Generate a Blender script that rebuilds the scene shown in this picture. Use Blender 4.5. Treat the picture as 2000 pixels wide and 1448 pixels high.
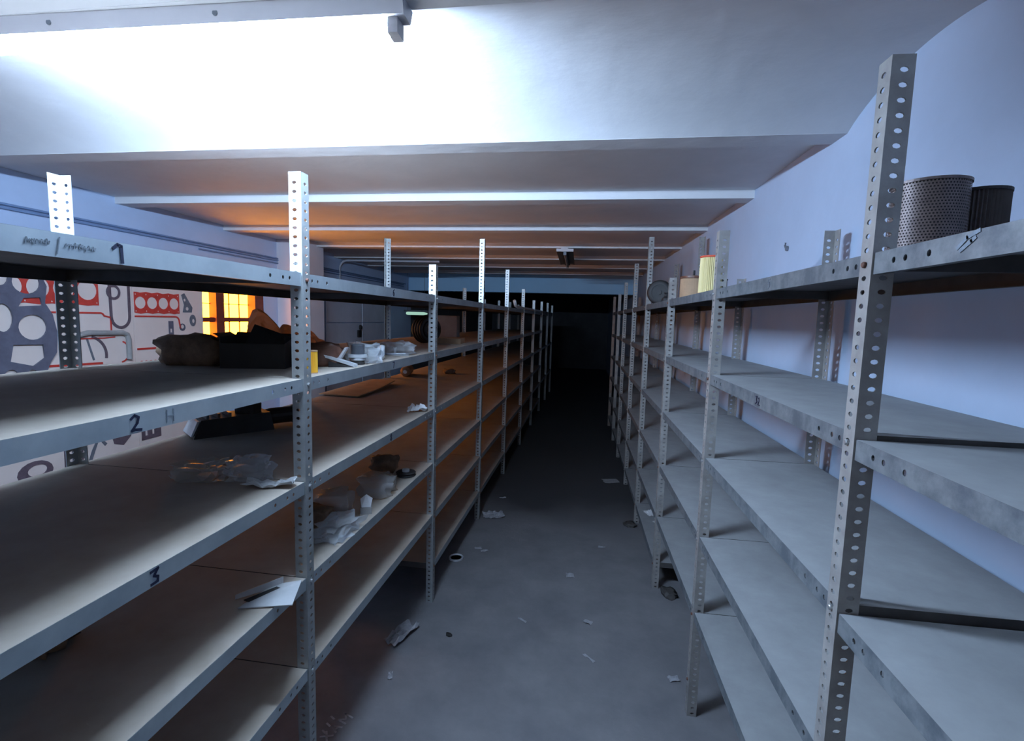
import bpy, bmesh, math, random
from mathutils import Vector, Matrix, noise

# ------------------------------------------------------------------ reset
for o in list(bpy.data.objects):
    bpy.data.objects.remove(o, do_unlink=True)
scene = bpy.context.scene
COL = scene.collection

# ------------------------------------------------------------------ camera
cam_data = bpy.data.cameras.new('camera')
cam = bpy.data.objects.new('camera', cam_data)
COL.objects.link(cam)
cam_data.sensor_fit = 'HORIZONTAL'
cam_data.sensor_width = 36.0
cam_data.lens = 36.0 * 976.51 / 2000.0
cam_data.clip_start = 0.02
cam_data.clip_end = 100
_r = Vector((0.9909014, 0.13182929, 0.02711915))
_u = Vector((-0.04038532, 0.09902385, 0.99426521))
_f = Vector((-0.12838783, 0.986314, -0.10344684))
M3 = Matrix((_r, _u, -_f)).transposed()
cam.matrix_world = Matrix.Translation((0, 0, 1.62302)) @ M3.to_4x4()
scene.camera = cam

# ------------------------------------------------------------------ world, exposure
world = bpy.data.worlds.new('world')
scene.world = world
world.use_nodes = True
wb = world.node_tree.nodes['Background']
wb.inputs['Color'].default_value = (1.0, 0.42, 0.14, 1)
wb.inputs['Strength'].default_value = 0.4
vs = scene.view_settings
vs.view_transform = 'Standard'
vs.look = 'None'
vs.gamma = 1.0
vs.exposure = 0.0
vs.use_curve_mapping = False

TUBE_STRENGTH = 840.0
TUBE_COLOR = (0.51, 0.71, 1.0)
WINDOW_STRENGTH = 22.0
WINDOW_COLOR = (1.0, 0.35, 0.020)

# ------------------------------------------------------------------ measured layout (metres)
ZB, ZS = 2.34, 2.50                 # beam underside, slab underside
KL = 0.0212                          # left rack, left wall and beams are turned by this slope
ROTL = -math.atan(KL)
XR = 0.510                           # right rack aisle face
XW = 0.96                             # right wall
DL, DR = 0.79, 0.405                 # rack depths
YR = [-0.03, 0.976, 2.003, 3.007, 4.009, 4.972, 5.981, 6.839, 7.80]
HR = [2.05, 2.087, 1.973, 1.880, 2.272, 2.178, 2.073, 1.982, 1.993]
YL = [0.12, 1.358, 2.616, 3.833, 5.046, 6.298, 7.520, 8.76, 10.0, 11.2]
HL = [2.05, 2.017, 1.896, 2.221, 2.110, 1.993, 1.901, 1.93, 1.948, 1.933]
ZR = [1.756, 1.428, 1.0995, 0.7755, 0.456, 0.1685]
ZL = [1.7365, 1.431, 1.121, 0.819, 0.522, 0.233]
XL0 = -0.7747 - 2 * KL               # x of the left rack face at y = 0
XWL0 = -3.24 - 2 * KL                # x of the left wall face at y = 0


# ------------------------------------------------------------------ materials
def mat(name, base, rough=0.6, metal=0.0, var=0.0, scale=8.0, bump=0.0, bscale=30.0,
        col2=None, spec=0.5, detail=6.0, stretch=(1, 1, 1), lo=0.35, hi=0.65):
    m = bpy.data.materials.new(name)
    m.use_nodes = True
    nt = m.node_tree
    p = nt.nodes['Principled BSDF']
    p.inputs['Base Color'].default_value = (*base, 1)
    p.inputs['Roughness'].default_value = rough
    p.inputs['Metallic'].default_value = metal
    if 'Specular IOR Level' in p.inputs:
        p.inputs['Specular IOR Level'].default_value = spec
    tc = nt.nodes.new('ShaderNodeTexCoord')
    mp = nt.nodes.new('ShaderNodeMapping')
    mp.inputs['Scale'].default_value = stretch
    nt.links.new(tc.outputs['Object'], mp.inputs['Vector'])
    if col2 is not None or var > 0:
        n = nt.nodes.new('ShaderNodeTexNoise')
        n.inputs['Scale'].default_value = scale
        n.inputs['Detail'].default_value = detail
        n.inputs['Roughness'].default_value = 0.65
        nt.links.new(mp.outputs['Vector'], n.inputs['Vector'])
        r = nt.nodes.new('ShaderNodeValToRGB')
        c2 = col2 if col2 is not None else tuple(c * (1 - var) for c in base)
        r.color_ramp.elements[0].position = lo
        r.color_ramp.elements[1].position = hi
        r.color_ramp.elements[0].color = (*c2, 1)
        r.color_ramp.elements[1].color = (*base, 1)
        nt.links.new(n.outputs['Fac'], r.inputs['Fac'])
        nt.links.new(r.outputs['Color'], p.inputs['Base Color'])
    if bump > 0:
        n2 = nt.nodes.new('ShaderNodeTexNoise')
        n2.inputs['Scale'].default_value = bscale
        n2.inputs['Detail'].default_value = 5
        nt.links.new(mp.outputs['Vector'], n2.inputs['Vector'])
        b = nt.nodes.new('ShaderNodeBump')
        b.inputs['Strength'].default_value = bump
        b.inputs['Distance'].default_value = 0.01
        nt.links.new(n2.outputs['Fac'], b.inputs['Height'])
        nt.links.new(b.outputs['Normal'], p.inputs['Normal'])
    return m


def emit_mat(name, color, strength):
    m = bpy.data.materials.new(name)
    m.use_nodes = True
    nt = m.node_tree
    nt.nodes.clear()
    e = nt.nodes.new('ShaderNodeEmission')
    e.inputs['Color'].default_value = (*color, 1)
    e.inputs['Strength'].default_value = strength
    out = nt.nodes.new('ShaderNodeOutputMaterial')
    nt.links.new(e.outputs[0], out.inputs[0])
    return m


def film_mat(name, tint, fac):
    m = bpy.data.materials.new(name)
    m.use_nodes = True
    nt = m.node_tree
    nt.nodes.clear()
    t = nt.nodes.new('ShaderNodeBsdfTransparent')
    t.inputs['Color'].default_value = (*tint, 1)
    g = nt.nodes.new('ShaderNodeBsdfPrincipled')
    g.inputs['Base Color'].default_value = (0.75, 0.78, 0.8, 1)
    g.inputs['Roughness'].default_value = 0.18
    mx = nt.nodes.new('ShaderNodeMixShader')
    mx.inputs['Fac'].default_value = fac
    out = nt.nodes.new('ShaderNodeOutputMaterial')
    nt.links.new(t.outputs[0], mx.inputs[1])
    nt.links.new(g.outputs[0], mx.inputs[2])
    nt.links.new(mx.outputs[0], out.inputs[0])
    return m


M = {}
M['ceil'] = mat('ceiling_paint', (0.66, 0.65, 0.66), 0.8, var=0.08, scale=3, bump=0.35, bscale=9)
M['wallR'] = mat('right_wall_paint', (0.46, 0.55, 0.70), 0.85, var=0.07, scale=2.5, bump=0.15, bscale=14)
M['wallL'] = mat('left_wall_paint', (0.50, 0.62, 0.84), 0.75, var=0.10, scale=2.0, bump=0.15, bscale=14)
M['bulk'] = mat('bulkhead_paint', (0.46, 0.73, 0.97), 0.75, var=0.06, scale=2.0)
M['pilaster'] = mat('pilaster_paint', (0.66, 0.66, 0.72), 0.8, var=0.07, scale=3.0, bump=0.1, bscale=14)
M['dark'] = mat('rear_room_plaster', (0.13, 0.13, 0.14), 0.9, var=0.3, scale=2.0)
M['floor'] = mat('floor_concrete', (0.23, 0.22, 0.225), 0.8, col2=(0.145, 0.143, 0.15), scale=3.2, detail=9,
                 bump=0.12, bscale=40, lo=0.3, hi=0.72)
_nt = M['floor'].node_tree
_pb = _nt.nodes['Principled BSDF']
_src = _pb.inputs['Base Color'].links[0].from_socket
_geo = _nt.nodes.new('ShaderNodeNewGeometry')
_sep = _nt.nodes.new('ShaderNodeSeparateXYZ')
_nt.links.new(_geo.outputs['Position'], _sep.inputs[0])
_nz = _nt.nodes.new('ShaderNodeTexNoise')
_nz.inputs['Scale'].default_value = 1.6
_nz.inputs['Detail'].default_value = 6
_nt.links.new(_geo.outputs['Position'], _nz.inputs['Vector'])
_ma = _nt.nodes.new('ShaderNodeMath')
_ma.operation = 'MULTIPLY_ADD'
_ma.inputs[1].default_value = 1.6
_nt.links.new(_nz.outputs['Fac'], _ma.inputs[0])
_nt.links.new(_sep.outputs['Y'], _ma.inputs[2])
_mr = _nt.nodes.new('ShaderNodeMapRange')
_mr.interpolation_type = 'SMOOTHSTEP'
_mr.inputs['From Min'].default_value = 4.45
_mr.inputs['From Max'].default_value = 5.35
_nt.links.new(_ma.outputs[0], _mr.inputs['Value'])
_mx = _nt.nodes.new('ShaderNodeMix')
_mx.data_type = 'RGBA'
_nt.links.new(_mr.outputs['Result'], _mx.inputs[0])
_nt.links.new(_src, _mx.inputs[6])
_mx.inputs[7].default_value = (0.055, 0.055, 0.058, 1)   # darker floor tone further down the aisle
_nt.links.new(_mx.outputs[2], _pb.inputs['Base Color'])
M['postR'] = mat('galvanised_angle', (0.38, 0.365, 0.345), 0.45, 0.25, col2=(0.27, 0.25, 0.235), scale=14)
M['postL'] = mat('galvanised_angle_bright', (0.46, 0.48, 0.48), 0.42, 0.5, col2=(0.34, 0.355, 0.35), scale=14)
M['warmpost'] = mat('warm_lit_angle', (0.30, 0.20, 0.15), 0.7, 0.1, col2=(0.38, 0.33, 0.30), scale=16)  # brown painted in for warm light on the farthest right post
M['shelfL'] = mat('dusty_shelf_deck', (0.40, 0.345, 0.29), 0.8, 0.0, col2=(0.31, 0.255, 0.20), scale=5, lo=0.25, hi=0.65, detail=9)
M['lipL'] = mat('grey_shelf_lip', (0.56, 0.63, 0.66), 0.42, 0.72, col2=(0.44, 0.51, 0.55), scale=9, lo=0.3, hi=0.6)
M['lipR'] = mat('galvanised_shelf_lip', (0.19, 0.205, 0.215), 0.45, 0.2, col2=(0.095, 0.11, 0.125), scale=22, lo=0.38, hi=0.62, detail=9)
M['under'] = mat('shaded_shelf_underside', (0.085, 0.078, 0.075), 0.6, 0.1, var=0.4, scale=9)  # dirty metal, darkened further to stand for shade under and inside shelves
M['shelfR'] = mat('dusty_galvanised_shelf', (0.31, 0.315, 0.315), 0.75, 0.0, col2=(0.245, 0.245, 0.25), scale=9, lo=0.3, hi=0.7,
                  detail=9)
M['bolt'] = mat('rusty_bolt', (0.22, 0.10, 0.07), 0.7, 0.3, var=0.4, scale=60)
M['boltz'] = mat('zinc_bolt', (0.5, 0.5, 0.5), 0.35, 0.7, var=0.2, scale=60)
M['ink'] = mat('marker_ink', (0.012, 0.016, 0.05), 0.5, var=0.3, scale=40)
M['inkfaint'] = mat('faded_marker_ink', (0.20, 0.23, 0.27), 0.7, var=0.3, scale=80)
M['fixt'] = mat('grey_white_enamel', (0.50, 0.48, 0.50), 0.4, var=0.06, scale=10)
M['fixtend'] = mat('lamp_holder_plastic', (0.45, 0.42, 0.42), 0.5, var=0.2, scale=30)
M['conduit'] = mat('painted_conduit', (0.20, 0.30, 0.50), 0.55, var=0.15, scale=10)
M['conduitlight'] = mat('grey_conduit', (0.50, 0.50, 0.55), 0.5, var=0.15, scale=10)
M['board'] = mat('white_board', (0.76, 0.64, 0.58), 0.55, var=0.06, scale=5)
M['red'] = mat('red_gasket', (0.60, 0.055, 0.04), 0.5, var=0.2, scale=30)
M['gkgrey'] = mat('grey_gasket', (0.16, 0.17, 0.20), 0.6, var=0.3, scale=30)
M['gkpurple'] = mat('dark_rubber_gasket', (0.14, 0.10, 0.12), 0.6, var=0.3, scale=30)
M['gkblue'] = mat('slate_gasket', (0.13, 0.13, 0.175), 0.6, var=0.3, scale=14)
M['wood'] = mat('stained_window_wood', (0.20, 0.035, 0.02), 0.5, var=0.4, scale=6, stretch=(1, 1, 6))
M['doormetal'] = mat('grey_door_paint', (0.60, 0.64, 0.74), 0.55, var=0.15, scale=3)
M['blackp'] = mat('black_plastic', (0.018, 0.018, 0.02), 0.5, var=0.3, scale=12)
M['kraft'] = mat('kraft_paper', (0.55, 0.33, 0.18), 0.8, var=0.25, scale=9, bump=0.3, bscale=20)
nt = M['kraft'].node_tree
_p = nt.nodes['Principled BSDF']
_t = nt.nodes.new('ShaderNodeBsdfTranslucent')
_t.inputs['Color'].default_value = (0.82, 0.60, 0.44, 1)
_m = nt.nodes.new('ShaderNodeMixShader')
_m.inputs['Fac'].default_value = 0.7
nt.links.new(_p.outputs[0], _m.inputs[1])
nt.links.new(_t.outputs[0], _m.inputs[2])
nt.links.new(_m.outputs[0], nt.nodes['Material Output'].inputs[0])
M['card'] = mat('cardboard', (0.46, 0.29, 0.17), 0.85, var=0.2, scale=12)
M['greycard'] = mat('grey_cardboard', (0.33, 0.32, 0.31), 0.85, var=0.2, scale=12)
M['brownbag'] = mat('brown_plastic', (0.16, 0.07, 0.045), 0.35, var=0.4, scale=14, bump=0.4, bscale=40)
M['brownpaper'] = mat('brown_wrapping', (0.25, 0.15, 0.09), 0.75, var=0.5, scale=18, bump=0.5, bscale=40)
M['paper'] = mat('white_paper', (0.72, 0.72, 0.73), 0.8, var=0.10, scale=12)
M['dustypaper'] = mat('dusty_white_card', (0.46, 0.46, 0.46), 0.8, var=0.15, scale=14)
M['darkfilter'] = mat('dark_filter_fabric', (0.13, 0.115, 0.115), 0.8, var=0.3, scale=20)
M['greypaper'] = mat('dirty_paper', (0.38, 0.38, 0.40), 0.85, var=0.25, scale=20)
M['yellow'] = mat('yellow_filter_paper', (0.85, 0.46, 0.035), 0.7, var=0.2, scale=8, stretch=(4, 4, 0.3))
M['paleyellow'] = mat('pale_yellow_filter_paper', (0.72, 0.60, 0.32), 0.75, col2=(0.62, 0.50, 0.22), scale=5, stretch=(8, 8, 0.3))
M['redcap'] = mat('red_rubber_cap', (0.62, 0.09, 0.045), 0.5, var=0.15, scale=20)
M['alu'] = mat('cast_aluminium', (0.62, 0.64, 0.66), 0.4, 0.35, var=0.25, scale=20)
M['steel'] = mat('dark_steel', (0.12, 0.13, 0.15), 0.45, 0.3, var=0.3, scale=20)
M['iron'] = mat('black_cast_iron', (0.028, 0.026, 0.026), 0.6, 0.1, var=0.4, scale=20)
M['meshbrown'] = mat('perforated_metal', (0.20, 0.155, 0.145), 0.45, 0.35, var=0.3, scale=30)
M['film'] = film_mat('clear_plastic_film', (0.92, 0.93, 0.95), 0.28)
M['dirtyfilm'] = film_mat('yellowed_plastic_film', (0.85, 0.78, 0.66), 0.35)
M['paintmark'] = mat('white_floor_paint', (0.50, 0.50, 0.52), 0.8, var=0.35, scale=50)
M['tube'] = emit_mat('lamp_tube_glow', TUBE_COLOR, TUBE_STRENGTH)
M['pane'] = emit_mat('sunset_lit_pane', WINDOW_COLOR, WINDOW_STRENGTH)
M['greenglow'] = emit_mat('green_lamp_glow', (0.46, 0.78, 0.64), 0.75)


# ------------------------------------------------------------------ mesh helpers
class MB:
    def __init__(self):
        self.v, self.f = [], []

    def add(self, vs_, fs_):
        b = len(self.v)
        self.v += [tuple(p) for p in vs_]
        self.f += [tuple(i + b for i in q) for q in fs_]
        return self

    def hexa(self, p):            # 8 points: bottom 4 ccw, top 4 ccw
        return self.add(p, [(3, 2, 1, 0), (4, 5, 6, 7), (0, 1, 5, 4), (1, 2, 6, 5), (2, 3, 7, 6), (3, 0, 4, 7)])

    def box(self, x0, x1, y0, y1, z0, z1):
        return self.hexa([(x0, y0, z0), (x1, y0, z0), (x1, y1, z0), (x0, y1, z0),
                          (x0, y0, z1), (x1, y0, z1), (x1, y1, z1), (x0, y1, z1)])

    def lathe(self, prof, n=20, c=(0, 0, 0), axis='z', caps=True):
        vs_, fs_ = [], []
        for (r, z) in prof:
            for k in range(n):
                a = 2 * math.pi * k / n
                p = (r * math.cos(a), r * math.sin(a), z)
                if axis == 'x':
                    p = (p[2], p[0], p[1])
                elif axis == 'y':
                    p = (p[1], p[2], p[0])
                vs_.append((p[0] + c[0], p[1] + c[1], p[2] + c[2]))
        for i in range(len(prof) - 1):
            for k in range(n):
                k2 = (k + 1) % n
                fs_.append((i * n + k, i * n + k2, (i + 1) * n + k2, (i + 1) * n + k))
        if caps:
            fs_.append(tuple(reversed(range(n))))
            fs_.append(tuple((len(prof) - 1) * n + k for k in range(n)))
        return self.add(vs_, fs_)

    def tube(self, pts, r, n=8):
        pts = [Vector(p) for p in pts]
        vs_, fs_ = [], []
        for i, p in enumerate(pts):
            t = (pts[min(i + 1, len(pts) - 1)] - pts[max(i - 1, 0)]).normalized()
            a = t.cross(Vector((0, 0, 1)))
            if a.length < 0.05:
                a = t.cross(Vector((0, 1, 0)))
            a.normalize()
            b = t.cross(a)
            for k in range(n):
                w = 2 * math.pi * k / n
                vs_.append(p + a * (r * math.cos(w)) + b * (r * math.sin(w)))
        for i in range(len(pts) - 1):
            for k in range(n):
                k2 = (k + 1) % n
                fs_.append((i * n + k, i * n + k2, (i + 1) * n + k2, (i + 1) * n + k))
        fs_.append(tuple(reversed(range(n))))
        fs_.append(tuple((len(pts) - 1) * n + k for k in range(n)))
        return self.add(vs_, fs_)

    def perf(self, o, U, V, N, segs, v0, v1, th, vc, ru, rv):
        """sheet in the U,V plane (thickness th along -N); segs = (u0,u1,has_hole)"""
        o, U, V, N = Vector(o), Vector(U), Vector(V), Vector(N)
        for (u0, u1, h) in segs:
            out2 = [(u0, v0), ((u0 + u1) / 2, v0), (u1, v0), (u1, vc), (u1, v1), ((u0 + u1) / 2, v1), (u0, v1), (u0, vc)]
            if h:
                um = (u0 + u1) / 2
                ang = [225, 270, 315, 0, 45, 90, 135, 180]
                inn = [(um + ru * math.cos(math.radians(a)), vc + rv * math.sin(math.radians(a))) for a in ang]
                P = []
                for (a, b) in out2 + inn:
                    P.append(o + U * a + V * b)
                for (a, b) in out2 + inn:
                    P.append(o + U * a + V * b - N * th)
                F = []
                for k in range(8):
                    j = (k + 1) % 8
                    F += [(k, j, 8 + j, 8 + k), (16 + j, 16 + k, 24 + k, 24 + j), (8 + k, 8 + j, 24 + j, 24 + k)]
                F += [(0, 16, 17, 1), (1, 17, 18, 2), (4, 20, 21, 5), (5, 21, 22, 6)]
                self.add(P, F)
            else:
                q = [(u0, v0), (u1, v0), (u1, v1), (u0, v1)]
                P = [o + U * a + V * b for a, b in q] + [o + U * a + V * b - N * th for a, b in q]
                self.add(P, [(0, 1, 2, 3), (7, 6, 5, 4), (0, 4, 5, 1), (1, 5, 6, 2), (2, 6, 7, 3), (3, 7, 4, 0)])
        return self

    def ribbon(self, pts, w, N, th):
        """flat marker stroke: chain of thin plates; N is the outward normal"""
        N = Vector(N)
        for a, b in zip(pts[:-1], pts[1:]):
            a, b = Vector(a), Vector(b)
            t = (b - a)
            if t.length < 1e-6:
                continue
            t.normalize()
            s = N.cross(t) * (w / 2)
            a2, b2 = a - t * (w * 0.3), b + t * (w * 0.3)
            self.hexa([a2 - s, b2 - s, b2 + s, a2 + s, a2 - s + N * th, b2 - s + N * th, b2 + s + N * th, a2 + s + N * th])
        return self

    def mesh(self, name, m, smooth=False):
        me = bpy.data.meshes.new(name)
        me.from_pydata(self.v, [], self.f)
        me.update()
        bm = bmesh.new()
        bm.from_mesh(me)
        bmesh.ops.recalc_face_normals(bm, faces=bm.faces)
        bm.to_mesh(me)
        bm.free()
        if smooth:
            for p in me.polygons:
                p.use_smooth = True
        me.materials.append(m)
        return me


def put(name, me, parent=None, loc=(0, 0, 0), rot=(0, 0, 0)):
    o = bpy.data.objects.new(name, me)
    COL.objects.link(o)
    o.location = loc
    o.rotation_euler = rot
    if parent is not None:
        o.parent = parent
    return o


def build(name, mb, m, parent=None, loc=(0, 0, 0), rot=(0, 0, 0), smooth=False):
    return put(name, mb.mesh(name, m, smooth), parent, loc, rot)


def thing(name, label, cat, loc=(0, 0, 0), rotz=0.0, group=None):
    return tag(put(name, None, None, loc, (0, 0, rotz)), label, cat, group)


def tag(o, label, cat, group=None):
    o['label'] = label
    o['category'] = cat
    if group:
        o['group'] = group
    return o


def struct(o, label=None):
    o['kind'] = 'structure'
    if label:
        o['label'] = label
    return o


# ================================================================== THE SETTING
Y0, Y1, Y2 = -2.2, 8.9, 17.0
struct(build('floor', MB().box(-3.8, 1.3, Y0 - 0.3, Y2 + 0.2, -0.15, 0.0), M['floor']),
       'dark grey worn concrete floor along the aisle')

ceil = struct(build('ceiling', MB().box(-3.8, 1.3, Y0 - 0.3, Y1 + 0.1, ZS, ZS + 0.15), M['ceil']),
              'white painted ceiling slab carried by cross beams')


def beam(y0, y1):
    def yy(y, x):
        return y - KL * (x - 0.1)
    xa, xb = -3.45, 1.10
    return MB().hexa([(xa, yy(y0, xa), ZB), (xb, yy(y0, xb), ZB), (xb, yy(y1, xb), ZB), (xa, yy(y1, xa), ZB),
                      (xa, yy(y0, xa), ZS + .02), (xb, yy(y0, xb), ZS + .02), (xb, yy(y1, xb), ZS + .02), (xa, yy(y1, xa), ZS + .02)])



BEAMS = [(-1.91, -1.79), (-0.90, -0.78), (0.10, 0.22), (1.115, 1.205), (2.098, 2.218), (3.096, 3.222), (4.138, 4.258),
         (5.131, 5.251), (6.110, 6.230), (7.103, 7.223), (8.09, 8.21)]
for (p0, p1) in zip(BEAMS[:-1], BEAMS[1:]):
    ya, yb, rise, nn = p0[1], p1[0], 0.105, 24
    flat = p0[0] > 2.0
    lo_, hi_ = [], []
    mbv = MB()
    prof = []
    for k in range(nn + 1):
        t = k / nn
        prof.append((ya + (yb - ya) * t, ZB + (.046 if flat else .001 + rise * (1 - (2 * t - 1) ** 2) ** .9)))
    if flat:
        prof = [prof[0], prof[-1]]
    P = []
    for dz_ in (0, .015):
        for (a, za) in prof:
            for xx in (-3.45, 1.10):
                P.append((xx, a - KL * (xx - .1), za + dz_))
    n_ = len(prof)
    F = []
    for k in range(n_ - 1):
        F.append((2 * k, 2 * k + 1, 2 * k + 3, 2 * k + 2))
        F.append(tuple(2 * n_ + q for q in (2 * k, 2 * k + 2, 2 * k + 3, 2 * k + 1)))
    mbv.add(P, F)
    build('vault', mbv, M['ceil'], ceil, smooth=True)
for (a, b) in BEAMS:
    build('beam', beam(a, b), M['ceil'], ceil)

struct(build('wall_right', MB().box(XW, XW + 0.2, Y0, Y2, 0, ZS + 0.1), M['wallR']),
       'pale blue plastered wall behind the narrow shelving')
struct(build('wall_back', MB().box(-3.8, 1.2, Y0 - 0.2, Y0, 0, ZS + 0.1), M['card']),
       'brown wall behind the viewer')
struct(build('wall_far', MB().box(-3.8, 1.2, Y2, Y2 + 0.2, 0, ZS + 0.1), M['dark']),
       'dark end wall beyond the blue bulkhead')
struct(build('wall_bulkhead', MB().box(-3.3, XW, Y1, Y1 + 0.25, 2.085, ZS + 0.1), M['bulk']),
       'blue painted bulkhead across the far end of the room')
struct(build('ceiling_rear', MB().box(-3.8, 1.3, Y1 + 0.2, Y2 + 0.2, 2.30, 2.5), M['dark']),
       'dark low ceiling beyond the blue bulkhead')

# left wall in its own turned frame: local x = 0 is the wall face, local y runs along it
WL = (XWL0, 0, 0)
WY0, WY1, WZ0, WZ1 = 3.93, 4.76, 0.95, 2.05
lw = MB()
lw.box(-0.25, 0, Y0 - 0.2, WY0, 0, ZS + 0.1)
lw.box(-0.25, 0, WY1, Y1 + 0.1, 0, ZS + 0.1)
lw.box(-0.25, 0, WY0, WY1, 0, WZ0)
lw.box(-0.25, 0, WY0, WY1, WZ1, ZS + 0.1)
struct(build('wall_left', lw, M['wallL'], None, WL, (0, 0, ROTL)), 'blue painted wall with the window and metal door')
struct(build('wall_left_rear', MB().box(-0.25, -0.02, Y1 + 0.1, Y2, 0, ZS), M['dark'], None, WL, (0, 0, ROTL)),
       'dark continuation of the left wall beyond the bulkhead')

# window: wooden frame, two sashes, small panes
win = struct(put('window_1', None, None, WL, (0, 0, ROTL)), 'small window with dark red wood frame and sunset-lit yellow panes')
fr = MB()
xo, xi = -0.12, -0.04
fr.box(xo, xi, WY0, WY0 + .02, WZ0, WZ1)
fr.box(xo, xi + .03, WY1 - .13, WY1, WZ0, WZ1)
fr.box(xo, xi, WY0 + .02, WY1 - .13, WZ0, WZ0 + .05)
fr.box(xo, xi, WY0 + .02, WY1 - .13, WZ1 - .05, WZ1)
build('window_frame', fr, M['wood'], win)
build('mullion', MB().box(xo, xi + .02, 4.115, 4.215, WZ0 + .05, WZ1 - .05), M['wood'], win)
for (a, b) in [(WY0 + .02, 4.115), (4.215, WY1 - .13)]:
    for zz in (1.25, 1.54, 1.83):
        build('glazing_bar', MB().box(xo + .01, xi, a, b, zz - .02, zz + .02), M['wood'], win)
    n = 1 if b < 4.2 else 3
    zs = [WZ0 + .05, 1.23, 1.27, 1.52, 1.56, 1.81, 1.85, WZ1 - .05]
    for q in range(4):
        zc = (zs[2 * q] + zs[2 * q + 1]) / 2
        build('glazing_bar', MB().box(-.088, -.078, a, b, zc - .003, zc + .003), M['wood'], win)
        for k in range(n):
            w = (b - a) / n
            for (z0, z1) in ((zs[2 * q], zc - .003), (zc + .003, zs[2 * q + 1])):
                build('pane', MB().box(-.10, -.09, a + k * w + .003, a + (k + 1) * w - .003, z0, z1), M['pane'], win)
        for k in range(1, n):
            build('glazing_bar', MB().box(-.088, -.078, a + k * w - .003, a + k * w + .003, zs[2 * q], zs[2 * q + 1]), M['wood'], win)

struct(build('wall_pilaster', MB().box(-3.30, -2.843, 4.98, 5.335, 0, ZS + .05), M['pilaster']),
       'pale pilaster standing out from the left wall beside the window')

# double metal door on the left wall
door = struct(put('door_1', None, None, WL, (0, 0, ROTL)), 'grey-blue double metal door on the left wall')
build('door_frame', MB().box(0, .03, 5.86, 5.915, 0, 2.02).box(0, .03, 7.82, 7.88, 0, 2.02).box(0, .03, 5.915, 7.82, 1.97, 2.02),
      M['conduit'], door)
for (a, b) in [(5.93, 6.915), (6.945, 7.80)]:
    leaf = build('door_leaf', MB().box(.002, .028, a, b, 0.02, 1.50).box(.002, .028, a, b, 1.512, 1.965), M['doormetal'], door)
build('lock', MB().box(.03, .05, 6.76, 6.86, 1.30, 1.40).lathe([(.035, .05), (.03, .075), (.012, .08)], 14, (0, 6.81, 1.44), 'x'),
      M['iron'], door)

# ================================================================== SHELVING
FW, TH, PITCH = 0.038, 0.0025, 0.025
_post_cache = {}
_shelf_cache = {}


def post_mesh(h, sx, sy, holes, m):
    key = (round(h, 3), sx, sy, holes, m.name)
    if key in _post_cache:
        return _post_cache[key]
    mb = MB()
    n = int(h / PITCH)
    segs = [(i * PITCH, (i + 1) * PITCH, holes) for i in range(n)]
    if h - n * PITCH > 1e-4:
        segs.append((n * PITCH, h, False))
    # flange along the aisle (plane x = 0) and flange across (plane y = 0)
    mb.perf((0, 0, 0), (0, 0, 1), (0, sy, 0), (-sx, 0, 0), segs, 0, FW, TH, 0.021, 0.0048, 0.0072)
    mb.perf((0, 0, 0), (0, 0, 1), (sx, 0, 0), (0, -sy, 0), segs, TH, FW, TH, 0.021, 0.0048, 0.0072)
    me = mb.mesh('post', m)
    _post_cache[key] = me
    return me


def shelf_meshes(L, D, sx, mtop, mlip, lip=0.038):
    """local: x = 0 front face going sx*D deep, y 0..L, z = 0 top; returns deck mesh and rim mesh"""
    t = 0.002

    def bx(mb, xa, xb, ya, yb, za, zb):
        mb.box(min(sx * xa, sx * xb), max(sx * xa, sx * xb), ya, yb, za, zb)
    deck = MB()
    bx(deck, 0.0005, D, 0, L, -t, 0)
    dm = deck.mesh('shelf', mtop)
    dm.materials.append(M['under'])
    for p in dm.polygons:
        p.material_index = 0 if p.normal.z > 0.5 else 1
    mb = MB()
    # front lip with bolt holes at both ends
    hs = [0.055, 0.085, 0.14]
    cuts = []
    u = 0.0
    for c in hs + [L - q for q in reversed(hs)]:
        cuts.append((u, c - .008, False))
        cuts.append((c - .008, c + .008, True))
        u = c + .008
    cuts.append((u, L, False))
    mb.perf((0, 0, -lip), (0, 1, 0), (0, 0, 1), (-sx, 0, 0), cuts, 0, lip - .0003, t, lip * 0.5, 0.005, 0.0055)
    bx(mb, t, 0.014, 0, L, -lip, -lip + t)
    bx(mb, D - t, D, 0, L, -lip, -t)
    bx(mb, D - .014, D - t, 0, L, -lip, -lip + t)
    bx(mb, t, D - t, 0, t, -lip + .006, -t)
    bx(mb, t, D - t, L - t, L, -lip + .006, -t)
    rm = mb.mesh('rim', mlip)
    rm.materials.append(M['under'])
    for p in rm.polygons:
        p.material_index = 1 if p.center.x * sx > .0015 else 0  # inner and side faces get the shade-darkened colour
    return dm, rm


bolt_mb = MB().lathe([(.0055, 0), (.0055, .004), (.004, .0055)], 8, (0, 0, 0), 'x')
bolt_me = bolt_mb.mesh('bolt', M['bolt'])
bolt_mz = bolt_mb.mesh('bolt', M['boltz'])


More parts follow.
